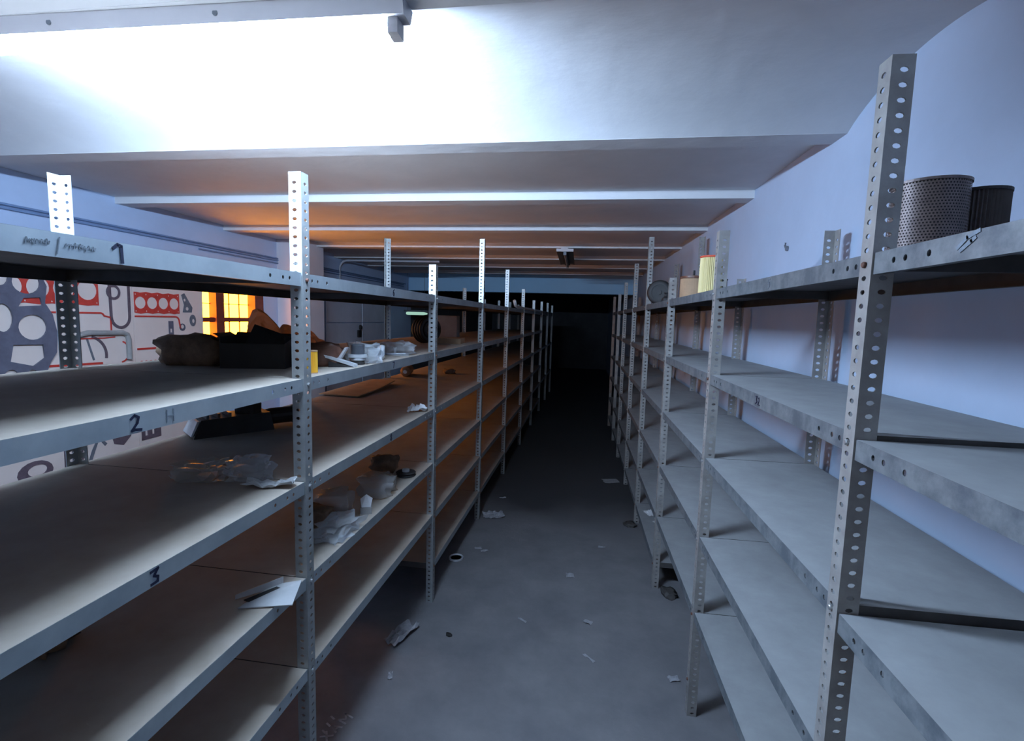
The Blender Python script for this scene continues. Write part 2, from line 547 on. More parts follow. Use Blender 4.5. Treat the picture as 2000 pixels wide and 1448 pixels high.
def rack(name, label, loc, rotz, sx, ys, hs, zs, depth, mpost, mshelf, mlip, levels, dz, holes_to, warm_tint=()):
    root = thing(name, label, 'shelving', loc, rotz)
    shelves = {}
    rng = random.Random(5)
    for i, (y, h) in enumerate(zip(ys, hs)):
        mm = M['warmpost'] if i in warm_tint else mpost
        holes = y < holes_to
        fp = put('post', post_mesh(h, sx, 1, holes, mm), root, (0, y, 0))
        put('post', post_mesh(h, -sx, -1, holes, mm), root, (sx * depth, y, 0))
        if y < 5.2:
            for z in zs:
                b = put('bolt', bolt_me if rng.random() < .3 else bolt_mz, fp, (0, 0.021, z - .019))
                b.rotation_euler = (0, 0, math.pi if sx > 0 else 0)
    for i in range(len(ys) - 1):
        for j, z in enumerate(zs):
            if not levels(i, j):
                continue
            L = ys[i + 1] - ys[i] - 0.004
            key = (round(L, 4), sx)
            if key not in _shelf_cache:
                _shelf_cache[key] = shelf_meshes(L, depth - .006, sx, mshelf, mlip)
            dm, lm = _shelf_cache[key]
            o = put('shelf', dm, root, (sx * 0.003, ys[i] + .002, z + dz(i, j)))
            put('rim', lm, o)
            shelves[(i, j)] = o
    return root, shelves


rackR, shR = rack('narrow_shelving', 'long row of narrow grey perforated-angle shelving along the right wall',
                  (XR, 0, 0), 0.0, 1, YR, HR, ZR, DR, M['postR'], M['shelfR'], M['lipR'],
                  lambda i, j: j < 5 or i >= 3,
                  lambda i, j: {(0, 1): -0.009, (0, 2): -0.018, (0, 3): -0.012}.get((i, j), 0.0), 6.5, warm_tint=(8,))
rackL, shL = rack('deep_shelving', 'long row of deep pale grey perforated-angle shelving left of the aisle',
                  (XL0, 0, 0), ROTL, -1, YL, HL, ZL, DL, M['postL'], M['shelfL'], M['lipL'],
                  lambda i, j: (j < 5 or i >= 2) and (i < 7 or j in (0, 2, 4)),
                  lambda i, j: 0.0, 6.4)


# marker writing on the shelf lips -------------------------------------------------
def strokes(parent, sx, strokes2d, yc, zc, w, m, flip):
    """strokes in (horizontal, vertical) metres as read from the aisle"""
    mb = MB()
    for s in strokes2d:
        pts = [(-sx * 0.0006, yc + flip * a, zc + b) for a, b in s]
        mb.ribbon(pts, w, (-sx, 0, 0), 0.0006)
    return build('marking', mb, m, parent)


def lipmark(side, bay, lev, s2, ywld, w, m=None, zoff=-0.019):
    m = m or M['ink']
    if side == 'L':
        o = shL[(bay, lev)]
        return strokes(o, -1, s2, ywld - YL[bay] - .002, zoff, w, m, 1)
    o = shR[(bay, lev)]
    return strokes(o, 1, s2, ywld - YR[bay] - .002, zoff, w, m, -1)


D1 = [[(-.012, .008), (-.004, .015), (.003, .013), (.004, -.015)]]
D2 = [[(-.010, .009), (-.002, .015), (.006, .010), (.003, 0), (-.009, -.013), (-.002, -.012), (.011, -.014)]]
D3 = [[(-.009, .012), (.008, .014), (-.002, .002), (.007, -.003), (.006, -.012), (-.009, -.013)]]
D6 = [[(.006, .013), (-.005, .006), (-.006, -.008), (.002, -.013), (.008, -.006), (.002, .001), (-.005, -.002)]]
D7 = [[(-.009, .012), (.008, .012), (.002, -.001), (-.001, -.013)]]
D8 = [[(0, .001), (-.006, .008), (0, .014), (.006, .008), (0, .001), (-.007, -.007), (0, -.013), (.007, -.007), (0, .001)]]
DH = [[(-.008, .012), (-.008, -.012)], [(.008, .012), (.008, -.012)], [(-.008, 0), (.008, 0)]]
lipmark('L', 0, 0, D1, .795, .0058)
lipmark('L', 0, 1, D2, .809, .0048)
lipmark('L', 0, 1, DH, .886, .0022, M['inkfaint'])
lipmark('L', 0, 2, D3, .833, .0055)
lipmark('L', 1, 0, D6, 2.041, .0048)
lipmark('L', 1, 1, D7, 2.043, .0048)
lipmark('L', 1, 2, D8, 2.017, .0050)
rw = random.Random(3)
scrib = []
for base, n in ((-.045, 5), (.012, 3), (.034, 4)):
    for k in range(n):
        x = base + k * .007
        scrib.append([(x, rw.uniform(-.004, 0)), (x + .002, rw.uniform(.003, .007)), (x + .004, rw.uniform(-.004, .002)),
                      (x + .006, rw.uniform(0, .005))])
scrib.append([(.004, .012), (-.001, -.014)])
lipmark('L', 0, 0, scrib, .690, .0016, M['inkfaint'])
lipmark('R', 1, 0, [[(.006, .012), (-.006, .012), (-.007, .001), (.004, .003), (.006, -.007), (-.006, -.012)]], 1.468, .0032, M['inkfaint'])
lipmark('R', 1, 1, [[(-.018, .010), (-.006, .012), (-.012, .002), (-.005, -.003), (-.016, -.010)],
                    [(.002, .008), (.010, .010), (.011, .002), (.002, -.010), (.016, -.010)]], 1.483, .0034)
lipmark('R', 0, 0, [[(-.020, -.006), (-.004, .006), (.016, .012)], [(-.014, -.010), (.004, .000), (.010, .004)]], .756, .0055, M['inkfaint'], -.014)

# ================================================================== LIGHT FITTINGS
lamp = thing('fluorescent_lamp', 'lit fluorescent batten lamp under the nearest beam', 'lamp', (0, 0, 0))
TX0, TX1, TY, TZ = -1.74, -0.450, 1.190, 2.284
lamp.location = (TX0, TY, ZB)
hs_ = MB()
xa, xb, zl = -.02, TX1 - TX0 + .03, 2.302 - ZB
hs_.hexa([(xa, -.030, zl), (xb, -.030, zl), (xb, .018, zl), (xa, .018, zl), (xa, -.040, -.001), (xb, -.040, -.001), (xb, .034, -.001), (xa, .034, -.001)])
build('housing', hs_, M['fixt'], lamp)
for x in (0.0, TX1 - TX0):
    hl = MB()
    hl.box(x - .012, x + .012, -.020, .022, TZ - ZB - .016, 2.3045 - ZB)
    build('lamp_holder', hl, M['fixtend'], lamp)
build('lamp_tube', MB().lathe([(.013, .013), (.013, TX1 - TX0 - .013)], 20, (0, 0.002, TZ - ZB), 'x'), M['tube'], lamp, smooth=False)
for x in (.41, .86):
    build('screw', MB().lathe([(.007, 0), (.007, .003)], 10, (x, -.0365, -.018), 'y'), M['steel'], lamp)

lamp2 = thing('batten_lamp', 'unlit batten lamp fixed lengthwise under the far ceiling beams', 'lamp', (-0.165, 5.10, ZB))
b2 = MB()
b2.box(-.03, .03, 0, 1.25, -.042, -.001)
build('housing', b2, M['steel'], lamp2)
build('end_plate', MB().box(-.085, .085, -.012, 0, -.040, -.012).box(-.04, .03, -.012, 0, -.012, -.001), M['fixt'], lamp2)
for s in (-1, 1):
    build('reflector', MB().hexa([(s * .03, 0, -.02), (s * .085, 0, -.036), (s * .085, 1.25, -.036), (s * .03, 1.25, -.02),
                                  (s * .03, 0, -.017), (s * .085, 0, -.033), (s * .085, 1.25, -.033), (s * .03, 1.25, -.017)]),
          M['greycard'], lamp2)
build('lamp_tube', MB().lathe([(.013, .03), (.013, 1.22)], 14, (0, 0, -.058), 'y'), M['greycard'], lamp2)
for y in (.02, 1.23):
    build('lamp_holder', MB().box(-.014, .014, y - .012, y + .012, -.074, -.042), M['steel'], lamp2)

lamp3 = thing('hanging_lamp', 'small greenish glowing lamp hanging before the bulkhead', 'lamp', (-2.76, 8.3, 1.615))
build('shade', MB().box(-.20, .22, -.05, .05, .075, .105), M['steel'], lamp3)
build('glow_tube', MB().lathe([(.02, -.17), (.027, -.14), (.027, .07), (.027, .13), (.012, .20)], 12, (0, 0, .05), 'x'), M['greenglow'], lamp3)
build('hanger', MB().tube([(-.15, 0, .10), (-.15, 0, .770)], .003, 6).tube([(.15, 0, .10), (.15, 0, .770)], .003, 6), M['steel'], lamp3)

# conduits on the left wall
for k, (z, r, ya, yb) in enumerate(((2.185, .007, -1.5, 8.7), (2.165, .010, -1.5, 8.6), (2.135, .007, 3.9, 8.6))):
    o = build('conduit', MB().tube([(.012, ya, z), (.012, yb, z)], r, 8), M['conduit'], None, WL, (0, 0, ROTL))
    tag(o, ['thin upper cable run along the blue left wall', 'thicker middle conduit along the blue left wall',
            'short lower conduit along the blue left wall near the door'][k], 'conduit')
pts = [(-3.135, 6.3, 2.02), (-3.135, 6.3, 2.21)]
for k in range(1, 7):
    a = math.pi / 2 * k / 6
    pts.append((-3.135 + .11 * (1 - math.cos(a)), 6.3, 2.21 + .11 * math.sin(a)))
pts += [(-1.79, 6.3, 2.318)]
tag(build('conduit', MB().tube(pts, .013, 10), M['conduitlight']), 'pale conduit bending up the left wall and across the ceiling', 'conduit')


# ================================================================== GASKET BOARDS (left wall)
def flat_shape(name, loops, th, m, parent=None, loc=(0, 0, 0), rot=(0, 0, 0)):
    """loops in (y, z); filled with holes (even-odd), extruded th along x"""
    cu = bpy.data.curves.new(name, 'CURVE')
    cu.dimensions = '2D'
    cu.fill_mode = 'BOTH'
    cu.extrude = th / 2
    for lp in loops:
        s = cu.splines.new('POLY')
        s.points.add(len(lp) - 1)
        for q, (a, b) in zip(s.points, lp):
            q.co = (a, b, 0, 1)
        s.use_cyclic_u = True
    tmp = bpy.data.objects.new(name, cu)
    COL.objects.link(tmp)
    dg = bpy.context.evaluated_depsgraph_get()
    me = bpy.data.meshes.new_from_object(tmp.evaluated_get(dg))
    bpy.data.objects.remove(tmp, do_unlink=True)
    bpy.data.curves.remove(cu)
    # curve plane xy -> wall plane yz
    me.transform(Matrix(((0, 0, 1, 0), (1, 0, 0, 0), (0, 1, 0, 0), (0, 0, 0, 1))))
    me.materials.clear()
    me.materials.append(m)
    me.name = name
    return put(name, me, parent, loc, rot)


def circ(cy, cz, r, n=20, rz=None):
    rz = rz or r
    return [(cy + r * math.cos(2 * math.pi * k / n), cz + rz * math.sin(2 * math.pi * k / n)) for k in range(n)]


def rect(y0, y1, z0, z1):
    return [(y0, z0), (y1, z0), (y1, z1), (y0, z1)]


def wavy_rect(y0, y1, z0, z1, a=.006, n=8):
    p = []
    for k in range(n * 4):
        p.append((y0 + (y1 - y0) * k / (n * 4), z0 + a * math.cos(k * math.pi / 2)))
    p.append((y1, z0))
    for k in range(n * 4):
        p.append((y1 - (y1 - y0) * k / (n * 4), z1 + a * math.cos(k * math.pi / 2)))
    p.append((y0, z1))
    return p


for (a, b, lab) in ((1.70, 3.249, 'white display board hung with gaskets, left of the narrow joint'),
                    (3.253, 3.91, 'white display board hung with gaskets, beside the window')):
    o = build('display_board', MB().box(.001, .013, a, b, 0.35, 1.98), M['board'], None, WL, (0, 0, ROTL))
    tag(o, lab, 'board')
GX = .0155


def gasket(loops, m, label, th=.004, x=GX, name='gasket'):
    o = flat_shape(name, loops, th, m, None,
                   (XWL0 + x * math.cos(ROTL), x * math.sin(ROTL), 0), (0, 0, ROTL))
    return tag(o, label, 'gasket', 'gaskets on the display boards')


def head_gasket(y0, y1, z0, z1, n, label):
    loops = [wavy_rect(y0, y1, z0, z1, .004, n)]
    w = (y1 - y0) / n
    r = min(w * .44, (z1 - z0) * .33)
    for k in range(n):
        loops.append(circ(y0 + w * (k + .5), (z0 + z1) / 2, r))
    for k in range(n + 1):
        yy = min(max(y0 + w * k, y0 + .012), y1 - .012)
        loops.append(circ(yy, z0 + .016, .006, 8))
        loops.append(circ(yy, z1 - .016, .006, 8))
    return gasket(loops, M['red'], label)


head_gasket(3.262, 3.665, 1.588, 1.742, 4, 'red four-hole head gasket near the window')
head_gasket(2.40, 2.995, 1.635, 1.83, 4, 'red four-hole head gasket left of the dark loop gasket')


def ribbon_loop(pts, w):
    """open poly line (y,z) widened to a closed outline"""
    P = [Vector((a, b)) for a, b in pts]
    L_, R_ = [], []
    for i, p in enumerate(P):
        t = (P[min(i + 1, len(P) - 1)] - P[max(i - 1, 0)]).normalized()
        n = Vector((-t.y, t.x)) * (w / 2)
        L_.append(tuple(p + n))
        R_.append(tuple(p - n))
    return L_ + R_[::-1]


def arcp(cy, cz, r, a0, a1, n=10, rz=None):
    rz = rz or r
    return [(cy + r * math.cos(math.radians(a0 + (a1 - a0) * k / n)), cz + rz * math.sin(math.radians(a0 + (a1 - a0) * k / n)))
            for k in range(n + 1)]


gasket([ribbon_loop([(3.075, 1.90), (3.080, 1.56)] + arcp(3.150, 1.56, .070, 180, 360, 12, .075) + [(3.222, 1.90)], .020)],
       M['gkpurple'], 'dark U-shaped rubber loop gasket left of the board joint')
gasket([circ(3.10, 1.73, .052, 20), circ(3.10, 1.73, .036, 20)], M['gkpurple'], 'small dark ring gasket hung over the loop gasket', x=GX + .005)
gasket([ribbon_loop([(3.262, 1.565), (3.62, 1.565)] + arcp(3.62, 1.525, .04, 90, 0, 6) + [(3.67, 1.47)], .012)], M['red'],
       'thin red strip gasket bending down under the red head gasket')
gasket([ribbon_loop([(2.60, 1.585), (3.00, 1.585)] + arcp(3.00, 1.555, .03, 90, 20, 5) + [(3.075, 1.555)], .011)], M['red'],
       'thin red strip gasket running to the dark loop gasket')
gasket([ribbon_loop([(3.075, 1.55), (3.075, 1.45)], .010)], M['red'], 'short upright red strip gasket under the dark loop gasket')
gasket([[(3.69, 1.74), (3.72, 1.755), (3.80, 1.64), (3.79, 1.60), (3.70, 1.60), (3.715, 1.66)], circ(3.745, 1.63, .016, 10),
        circ(3.722, 1.70, .012, 10)], M['gkgrey'], 'dark grey triangular gasket beside the window')
gasket([circ(3.80, 1.535, .033, 16, .048), circ(3.805, 1.53, .014, 10, .018)], M['gkgrey'], 'dark oval gasket low beside the window')
gasket([rect(3.555, 3.60, 1.42, 1.53), rect(3.568, 3.588, 1.44, 1.47)], M['gkblue'], 'narrow slate rectangular gasket below the red strip')
gasket([circ(3.69, 1.48, .030, 12), circ(3.69, 1.485, .017, 10)], M['gkblue'], 'round slate gasket below the end of the red strip')
gasket([ribbon_loop([(3.27, 1.325), (3.50, 1.325)], .014)], M['red'], 'short level red strip gasket low on the window-side board')
gasket([ribbon_loop([(3.27, 1.225)] + [(3.28 + .02 * k, 1.225 + .008 * (k % 2)) for k in range(12)], .008)], M['red'],
       'wavy red strip gasket at the foot of the window-side board')
gasket([ribbon_loop([(2.86, 1.415), (3.02, 1.415), (3.10, 1.42)], .008)], M['red'], 'level red strip gasket beside the grey pipe')
gasket([ribbon_loop(arcp(3.13, 1.315, .075, 70, -80, 12), .010)], M['red'], 'curved red strip gasket right of the grey pipe')
gasket([ribbon_loop([(2.64, 1.255), (3.0, 1.245)], .014)], M['red'], 'long red strip gasket at the foot of the left board')
gasket([ribbon_loop([(2.90, 1.415), (2.94, 1.27)], .012)], M['gkgrey'], 'thin grey strip gasket hanging beside the rear post')
gasket([ribbon_loop(arcp(2.90, 1.30, .13, 75, -10, 10), .018)], M['gkpurple'], 'curved brown strip gasket below the grey pipe')
gasket([ribbon_loop([(2.72, 1.425), (2.84, 1.420)], .03)], M['gkblue'], 'short slate strip gasket left of the rear post')
# big timing cover gasket
tc = [(2.38, 1.86), (2.62, 1.84), (2.66, 1.74), (2.645, 1.64), (2.685, 1.57), (2.705, 1.46), (2.695, 1.34), (2.655, 1.28), (2.62, 1.20),
      (2.55, 1.16), (2.36, 1.16), (2.33, 1.4), (2.33, 1.7)]
gasket([tc, circ(2.55, 1.755, .075, 18, .065), circ(2.42, 1.78, .04, 12, .05), [(2.50, 1.615), (2.63, 1.625), (2.62, 1.672), (2.53, 1.665)],
        circ(2.57, 1.495, .078, 20, .075), circ(2.42, 1.55, .05, 16, .08),
        [(2.44, 1.30), (2.56, 1.265), (2.625, 1.31), (2.62, 1.39), (2.46, 1.395)], circ(2.44, 1.22, .035, 12), circ(2.55, 1.215, .03, 12)], M['gkblue'],
       'large slate timing-cover gasket at the far left of the board', th=.010, x=GX + .012)
gasket([rect(2.71, 2.83, .56, .76), rect(2.735, 2.76, .60, .72), rect(2.78, 2.81, .60, .72)], M['gkpurple'], 'brown frame gasket low on the left board')
gasket([circ(2.54, .62, .10, 16, .07), circ(2.55, .63, .055, 16, .035)], M['gkpurple'], 'dark oval ring gasket low on the left board')
gasket([ribbon_loop([(2.86, .56), (2.90, .66), (2.94, .74), (2.99, .68)], .022)], M['gkgrey'], 'crooked grey strip gasket low on the left board')
gasket([[(3.02, .80), (3.19, .80), (3.18, .70), (3.12, .645), (3.05, .67)], circ(3.11, .745, .022, 10)], M['gkpurple'], 'brown wedge gasket low beside the board joint')
gasket([rect(3.27, 3.44, .64, .78), rect(3.30, 3.32, .67, .75), rect(3.36, 3.38, .67, .75)], M['gkpurple'], 'brown slotted gasket low on the window-side board')
gasket([ribbon_loop(arcp(3.55, .78, .06, 180, 330, 8), .016)], M['gkgrey'], 'curved grey hook gasket low on the window-side board')
hp = MB().tube([(.035, 2.83, 1.44), (.035, 2.90, 1.455), (.035, 2.98, 1.452), (.035, 3.14, 1.450), (.035, 3.175, 1.435), (.035, 3.185, 1.40),
                (.035, 3.185, 1.26)], .017, 10)
tag(build('bent_pipe', hp, M['greycard'], None, WL, (0, 0, ROTL)), 'grey bent metal pipe fixed on the left display board', 'pipe')


# ================================================================== THINGS ON THE SHELVES
def lump(name, size, seed, m, label, cat, loc, rotz=0, rough=.18, sub=3, sharp=2.2, group=None, smooth=True, parent=None):
    bm = bmesh.new()
    bmesh.ops.create_icosphere(bm, subdivisions=sub, radius=1.0)
    off = Vector((seed * 7.3, seed * 3.1, seed * 1.7))
    for v in bm.verts:
        p = v.co.copy()
        # rounded block
        q = Vector([math.copysign(abs(c) ** .6, c) for c in p])
        d = 1 + rough * 2 * noise.noise(p * sharp + off) + rough * noise.noise(p * sharp * 2.7 + off)
        q *= d
        z = max(q.z, -.72) + .72
        v.co = Vector((q.x * size[0] / 2, q.y * size[1] / 2, z * size[2] / 1.72))
    me = bpy.data.meshes.new(name)
    bm.to_mesh(me)
    bm.free()
    me.materials.append(m)
    if smooth:
        for p in me.polygons:
            p.use_smooth = True
    o = put(name, me, parent, loc, (0, 0, rotz))
    if label:
        tag(o, label, cat, group)
    return o


def crumple(name, w, d, h, seed, m, label, cat, loc, rotz=0, n=10, group=None, fold=0.0, parent=None):
    """creased sheet with thickness, lowest point at z = 0"""
    rng = random.Random(seed)
    off = Vector((seed * 5.1, seed * 2.3, 0))
    P = []
    for i in range(n + 1):
        for j in range(n + 1):
            x, y = (i / n - .5), (j / n - .5)
            e = 1 + .18 * noise.noise(Vector((x * 3, y * 3, seed)))
            z = abs(noise.noise(Vector((x * 4, y * 4, 0)) + off)) * 1.1 + .5 * abs(noise.noise(Vector((x * 9, y * 9, 1)) + off))
            z += fold * abs(x) * 2
            P.append([x * w * e, y * d * e, z * h])
    zm = min(p[2] for p in P)
    for p in P:
        p[2] -= zm
    F = []
    for i in range(n):
        for j in range(n):
            a = i * (n + 1) + j
            F.append((a, a + n + 1, a + n + 2, a + 1))
    k = len(P)
    P2 = [[p[0], p[1], p[2] + .0012] for p in P]
    F2 = [tuple(q + k for q in f) for f in F]
    F = [tuple(reversed(f)) for f in F]
    rim = [i * (n + 1) for i in range(n + 1)] + [n * (n + 1) + j for j in range(1, n + 1)] + \
          [i * (n + 1) + n for i in range(n - 1, -1, -1)] + [j for j in range(n - 1, 0, -1)]
    F3 = [(rim[q], rim[(q + 1) % len(rim)], rim[(q + 1) % len(rim)] + k, rim[q] + k) for q in range(len(rim))]
    mb = MB().add(P + P2, F + F2 + F3)
    o = build(name, mb, m, parent, loc, (0, 0, rotz))
    if label:
        tag(o, label, cat, group)
    return o


Z2, Z3, Z4 = ZL[1], ZL[2], ZL[3]

# --- second shelf from the top, left rack
lump('wrapped_part', (.24, .13, .105), 1, M['brownpaper'], 'dim brown wrapped machine part left of the black carton', 'parcel', (-1.335, 1.60, Z2), .15, .16)
lump('wrapped_part', (.10, .09, .06), 8, M['brownpaper'], 'small brown wrapped lump between display board and black carton', 'parcel', (-1.60, 1.80, Z2), .3, .2)

bx = thing('black_carton', 'black open carton with bent flaps beside kraft paper', 'carton', (-1.105, 1.62, Z2), .30)
w, d, h, t = .205, .15, .105, .003
build('carton_body', MB().box(-w / 2, w / 2, -d / 2, d / 2, 0, t).box(-w / 2, w / 2, -d / 2, -d / 2 + t, t, h * .8).box(-w / 2, w / 2, d / 2 - t, d / 2, t, h)
      .box(-w / 2, -w / 2 + t, -d / 2 + t, d / 2 - t, t, h).box(w / 2 - t, w / 2, -d / 2 + t, d / 2 - t, t, h), M['blackp'], bx)
build('flap', MB().hexa([(-.02, -d / 2 - .004, h * .8), (w / 2, -d / 2 - .004, h * .8), (w / 2 + .02, -d / 2 + .03, h * 1.0), (.0, -d / 2 + .03, h * 1.42),
                         (-.02, -d / 2, h * .8), (w / 2, -d / 2, h * .8), (w / 2 + .02, -d / 2 + .034, h * 1.0), (.0, -d / 2 + .034, h * 1.42)]), M['blackp'], bx)
build('flap', MB().hexa([(-w / 2, -d / 2, h), (-w / 2, d / 2, h), (-w / 2 - .02, d / 2, h + .012), (-w / 2 - .02, -d / 2, h + .012),
                         (-w / 2 + t, -d / 2, h), (-w / 2 + t, d / 2, h), (-w / 2 - .017, d / 2, h + .012), (-w / 2 - .017, -d / 2, h + .012)]), M['blackp'], bx)
build('flap', MB().hexa([(-w / 2, d / 2, h), (w / 2, d / 2, h), (w / 2, d / 2 + .02, h + .008), (-w / 2, d / 2 + .02, h + .012),
                         (-w / 2, d / 2 - t, h), (w / 2, d / 2 - t, h), (w / 2, d / 2 + .017, h + .008), (-w / 2, d / 2 + .017, h + .012)]), M['blackp'], bx)

# crumpled kraft paper: one creased sheet standing as a tent behind the carton
nu, nv = 26, 14
P = []
for i in range(nu + 1):
    for j in range(nv + 1):
        u, v = i / nu, j / nv
        top = .065 + .125 * math.exp(-((u - .12) / .15) ** 2) + .075 * math.exp(-((u - .55) / .32) ** 2) + .02 * noise.noise(Vector((u * 7, 0, 3)))
        x = -.15 + .29 * u + .022 * noise.noise(Vector((u * 5, v * 4, 1)))
        y = .09 * math.sin(u * 2.6) * (1 - v * .6) + .035 * noise.noise(Vector((u * 6, v * 5, 9))) + .03 * v * math.sin(u * 9)
        P.append((x, y, top * v + (.010 * abs(noise.noise(Vector((u * 9, v * 9, 5)))) if 0 < j else 0)))
F = []
for i in range(nu):
    for j in range(nv):
        a = i * (nv + 1) + j
        F.append((a, a + nv + 1, a + nv + 2, a + 1))
kb_ = build('kraft_paper', MB().add(P, F), M['kraft'], None, (-1.13, 1.83, Z2), (0, 0, .2))
sol = kb_.modifiers.new('thickness', 'SOLIDIFY')
sol.thickness = .0006
tag(kb_, 'crumpled brown kraft paper standing behind the black carton', 'paper')

fl = thing('yellow_filter', 'small yellow filter cartridge beside the nearest left post', 'filter', (-.842, 1.50, Z2))
n = 40
prof = []
mbp = MB()
vs_, fs_ = [], []
for z in (.003, .070):
    for k in range(n * 2):
        a = math.pi * k / n
        r = .0165 if k % 2 else .0150
        vs_.append((r * math.cos(a), r * math.sin(a), z))
for k in range(n * 2):
    k2 = (k + 1) % (n * 2)
    fs_.append((k, k2, n * 2 + k2, n * 2 + k))
fs_.append(tuple(reversed(range(n * 2))))
fs_.append(tuple(range(n * 2, n * 4)))
mbp.add(vs_, fs_)
build('pleated_body', mbp, M['yellow'], fl)
build('end_cap', MB().lathe([(.0168, 0), (.0168, .003)], 24), M['card'], fl)
build('end_cap', MB().lathe([(.0168, .070), (.0168, .074), (.007, .074)], 24), M['card'], fl)

lump('brown_bag', (.13, .12, .085), 3, M['brownbag'], 'dark brown plastic bag behind the bent white bracket', 'bag', (-.935, 1.74, Z2), .4, .22)
br = thing('metal_bracket', 'bent whitish metal bracket leaning on the brown bag', 'bracket', (-.855, 1.70, Z2), -.05)
build('long_leg', MB().hexa([(-.045, -.018, .036), (.052, .02, .001), (.058, .034, .001), (-.037, -.002, .036),
                             (-.045, -.018, .044), (.052, .02, .012), (.058, .034, .012), (-.037, -.002, .044)]), M['alu'], br)
build('under_plate', MB().hexa([(-.03, -.014, 0), (.05, .018, 0), (.055, .032, 0), (-.03, .01, 0),
                                (-.03, -.014, .020), (.05, .018, .002), (.055, .032, .002), (-.03, .01, .020)]), M['iron'], br)
build('short_leg', MB().hexa([(-.008, .01, .03), (.0, .016, .03), (.0, .03, .028), (-.008, .024, .028),
                              (.020, .012, .072), (.026, .018, .072), (.026, .032, .072), (.020, .026, .072)]), M['paper'], br)
pu = thing('pump', 'grey cast pump with dark drum and white flange', 'pump', (-.838, 1.825, Z2))
build('drum', MB().lathe([(.024, .038), (.026, .040), (.026, .075), (.022, .078)], 26), M['steel'], pu, smooth=False)
fg = [(.034 + .006 * math.cos(3 * 2 * math.pi * k / 36), 2 * math.pi * k / 36) for k in range(36)]
vs_ = [(r * math.cos(a), r * math.sin(a), z) for z in (.028, .040) for r, a in fg]
build('flange', MB().add(vs_, [tuple(reversed(range(36))), tuple(range(36, 72))] + [(k, (k + 1) % 36, 36 + (k + 1) % 36, 36 + k) for k in range(36)]), M['alu'], pu)
build('body', MB().lathe([(.020, .012), (.030, .018), (.030, .024), (.024, .028)], 24), M['alu'], pu)
build('foot', MB().lathe([(.026, 0), (.026, .012), (.018, .013)], 24), M['iron'], pu)
lump('clear_bag', (.14, .10, .075), 5, M['film'], 'clear plastic bag lying around the pump', 'bag', (-.845, 1.905, Z2), .3, .25, sharp=3, smooth=False)
kb = thing('valve_fitting', 'dark fitting with shiny round disc end', 'fitting', (-.838, 2.07, Z2), .5)
build('disc', MB().lathe([(.012, -.010), (.030, -.008), (.032, 0), (.030, .006), (.012, .007)], 26, (.0, 0, .032), 'x'), M['alu'], kb, rot=(0, 0, 0))
build('shaft', MB().lathe([(.016, -.060), (.018, -.055), (.018, -.012), (.012, -.010)], 18, (0, 0, .032), 'x'), M['steel'], kb)
lump('clear_bag', (.16, .12, .06), 6, M['film'], 'clear plastic bag of small parts near the second left post', 'bag', (-.885, 2.36, Z2), .1, .3, sharp=3, smooth=False)
sp = thing('small_parts', 'white plug and rod lying inside the far clear bag', 'parts', (-.89, 2.36, Z2))
build('plug', MB().lathe([(.006, 0), (.006, .030), (.009, .031), (.009, .035)], 12, (0, 0, 0)), M['paper'], sp)
build('rod', MB().tube([(-.05, -.02, .004), (.05, .01, .004)], .004, 8), M['alu'], sp)
lump('brown_bag', (.11, .09, .05), 12, M['card'], 'small orange-brown bundle behind the round-disc fitting', 'bag', (-1.03, 2.40, Z2), .1, .2)
# coil of black hose beyond the second post
co = MB()
for q in range(4):
    ring = [((.085 - .003 * q) * math.cos(2 * math.pi * k / 28), (.085 - .003 * q) * math.sin(2 * math.pi * k / 28), .014 + q * .026) for k in range(29)]
    co.tube([(a * .66, b * .66, c) for a, b, c in ring], .014, 8)
    co.tube(ring, .014, 8)
tag(build('hose_coil', co, M['iron'], None, (-1.10, 3.46, Z2 + .0995), (math.pi / 2, 0, .9), smooth=True), 'black hose coil standing on the second shelf beyond the second post', 'hose')
cb = MB().box(-.09, .09, -.12, .12, 0, .035)
tag(build('flat_carton', cb.box(-.088, .088, -.118, .118, .036, .039), M['card'], None, (-.93, 3.60, Z2), (0, 0, .1)), 'flat brown carton in front of the black hose coil', 'carton')
gb = thing('grey_carton', 'tall grey carton on the second shelf near the fourth left post', 'carton', (-1.26, 4.72, Z2), .1)
build('carton_body', MB().box(-.11, .11, -.1, .1, 0, .2), M['greycard'], gb)
build('flap', MB().box(-.11, .0, -.1, .1, .2005, .203).box(.002, .11, -.1, .1, .2005, .203), M['greycard'], gb)

# --- third shelf
cs = MB()
q = [(-1.565, 2.86), (-1.30, 2.84), (-1.29, 3.15), (-1.315, 3.49), (-1.52, 3.55)]
zt = [.004, .004, .012, .022, .016]
vs_ = [(a, b, Z3 + .001 + c) for (a, b), c in zip(q, zt)] + [(a, b, Z3 + .001 + c + .006) for (a, b), c in zip(q, zt)]
cs.add(vs_, [(4, 3, 2, 1, 0), (5, 6, 7, 8, 9)] + [(k, (k + 1) % 5, 5 + (k + 1) % 5, 5 + k) for k in range(5)])
tag(build('cardboard_sheet', cs, M['card']), 'flat torn brown cardboard sheet lying deep on the third shelf', 'cardboard')
rl = thing('paper_roll', 'dark brown paper roll at the back of the third shelf', 'roll', (-1.42, 4.05, Z3), .2)
build('wrapped_sheet', MB().lathe([(.038, -.12), (.042, -.10), (.042, .10), (.036, .12)], 18, (0, 0, .043), 'y'), M['card'], rl, smooth=True)
build('core', MB().lathe([(.016, -.125), (.016, .125)], 12, (0, 0, .043), 'y'), M['paper'], rl)
crumple('crumpled_paper', .10, .09, .045, 4, M['paper'], 'crumpled white paper against the second left post', 'paper', (-.83, 2.53, Z3), .2)

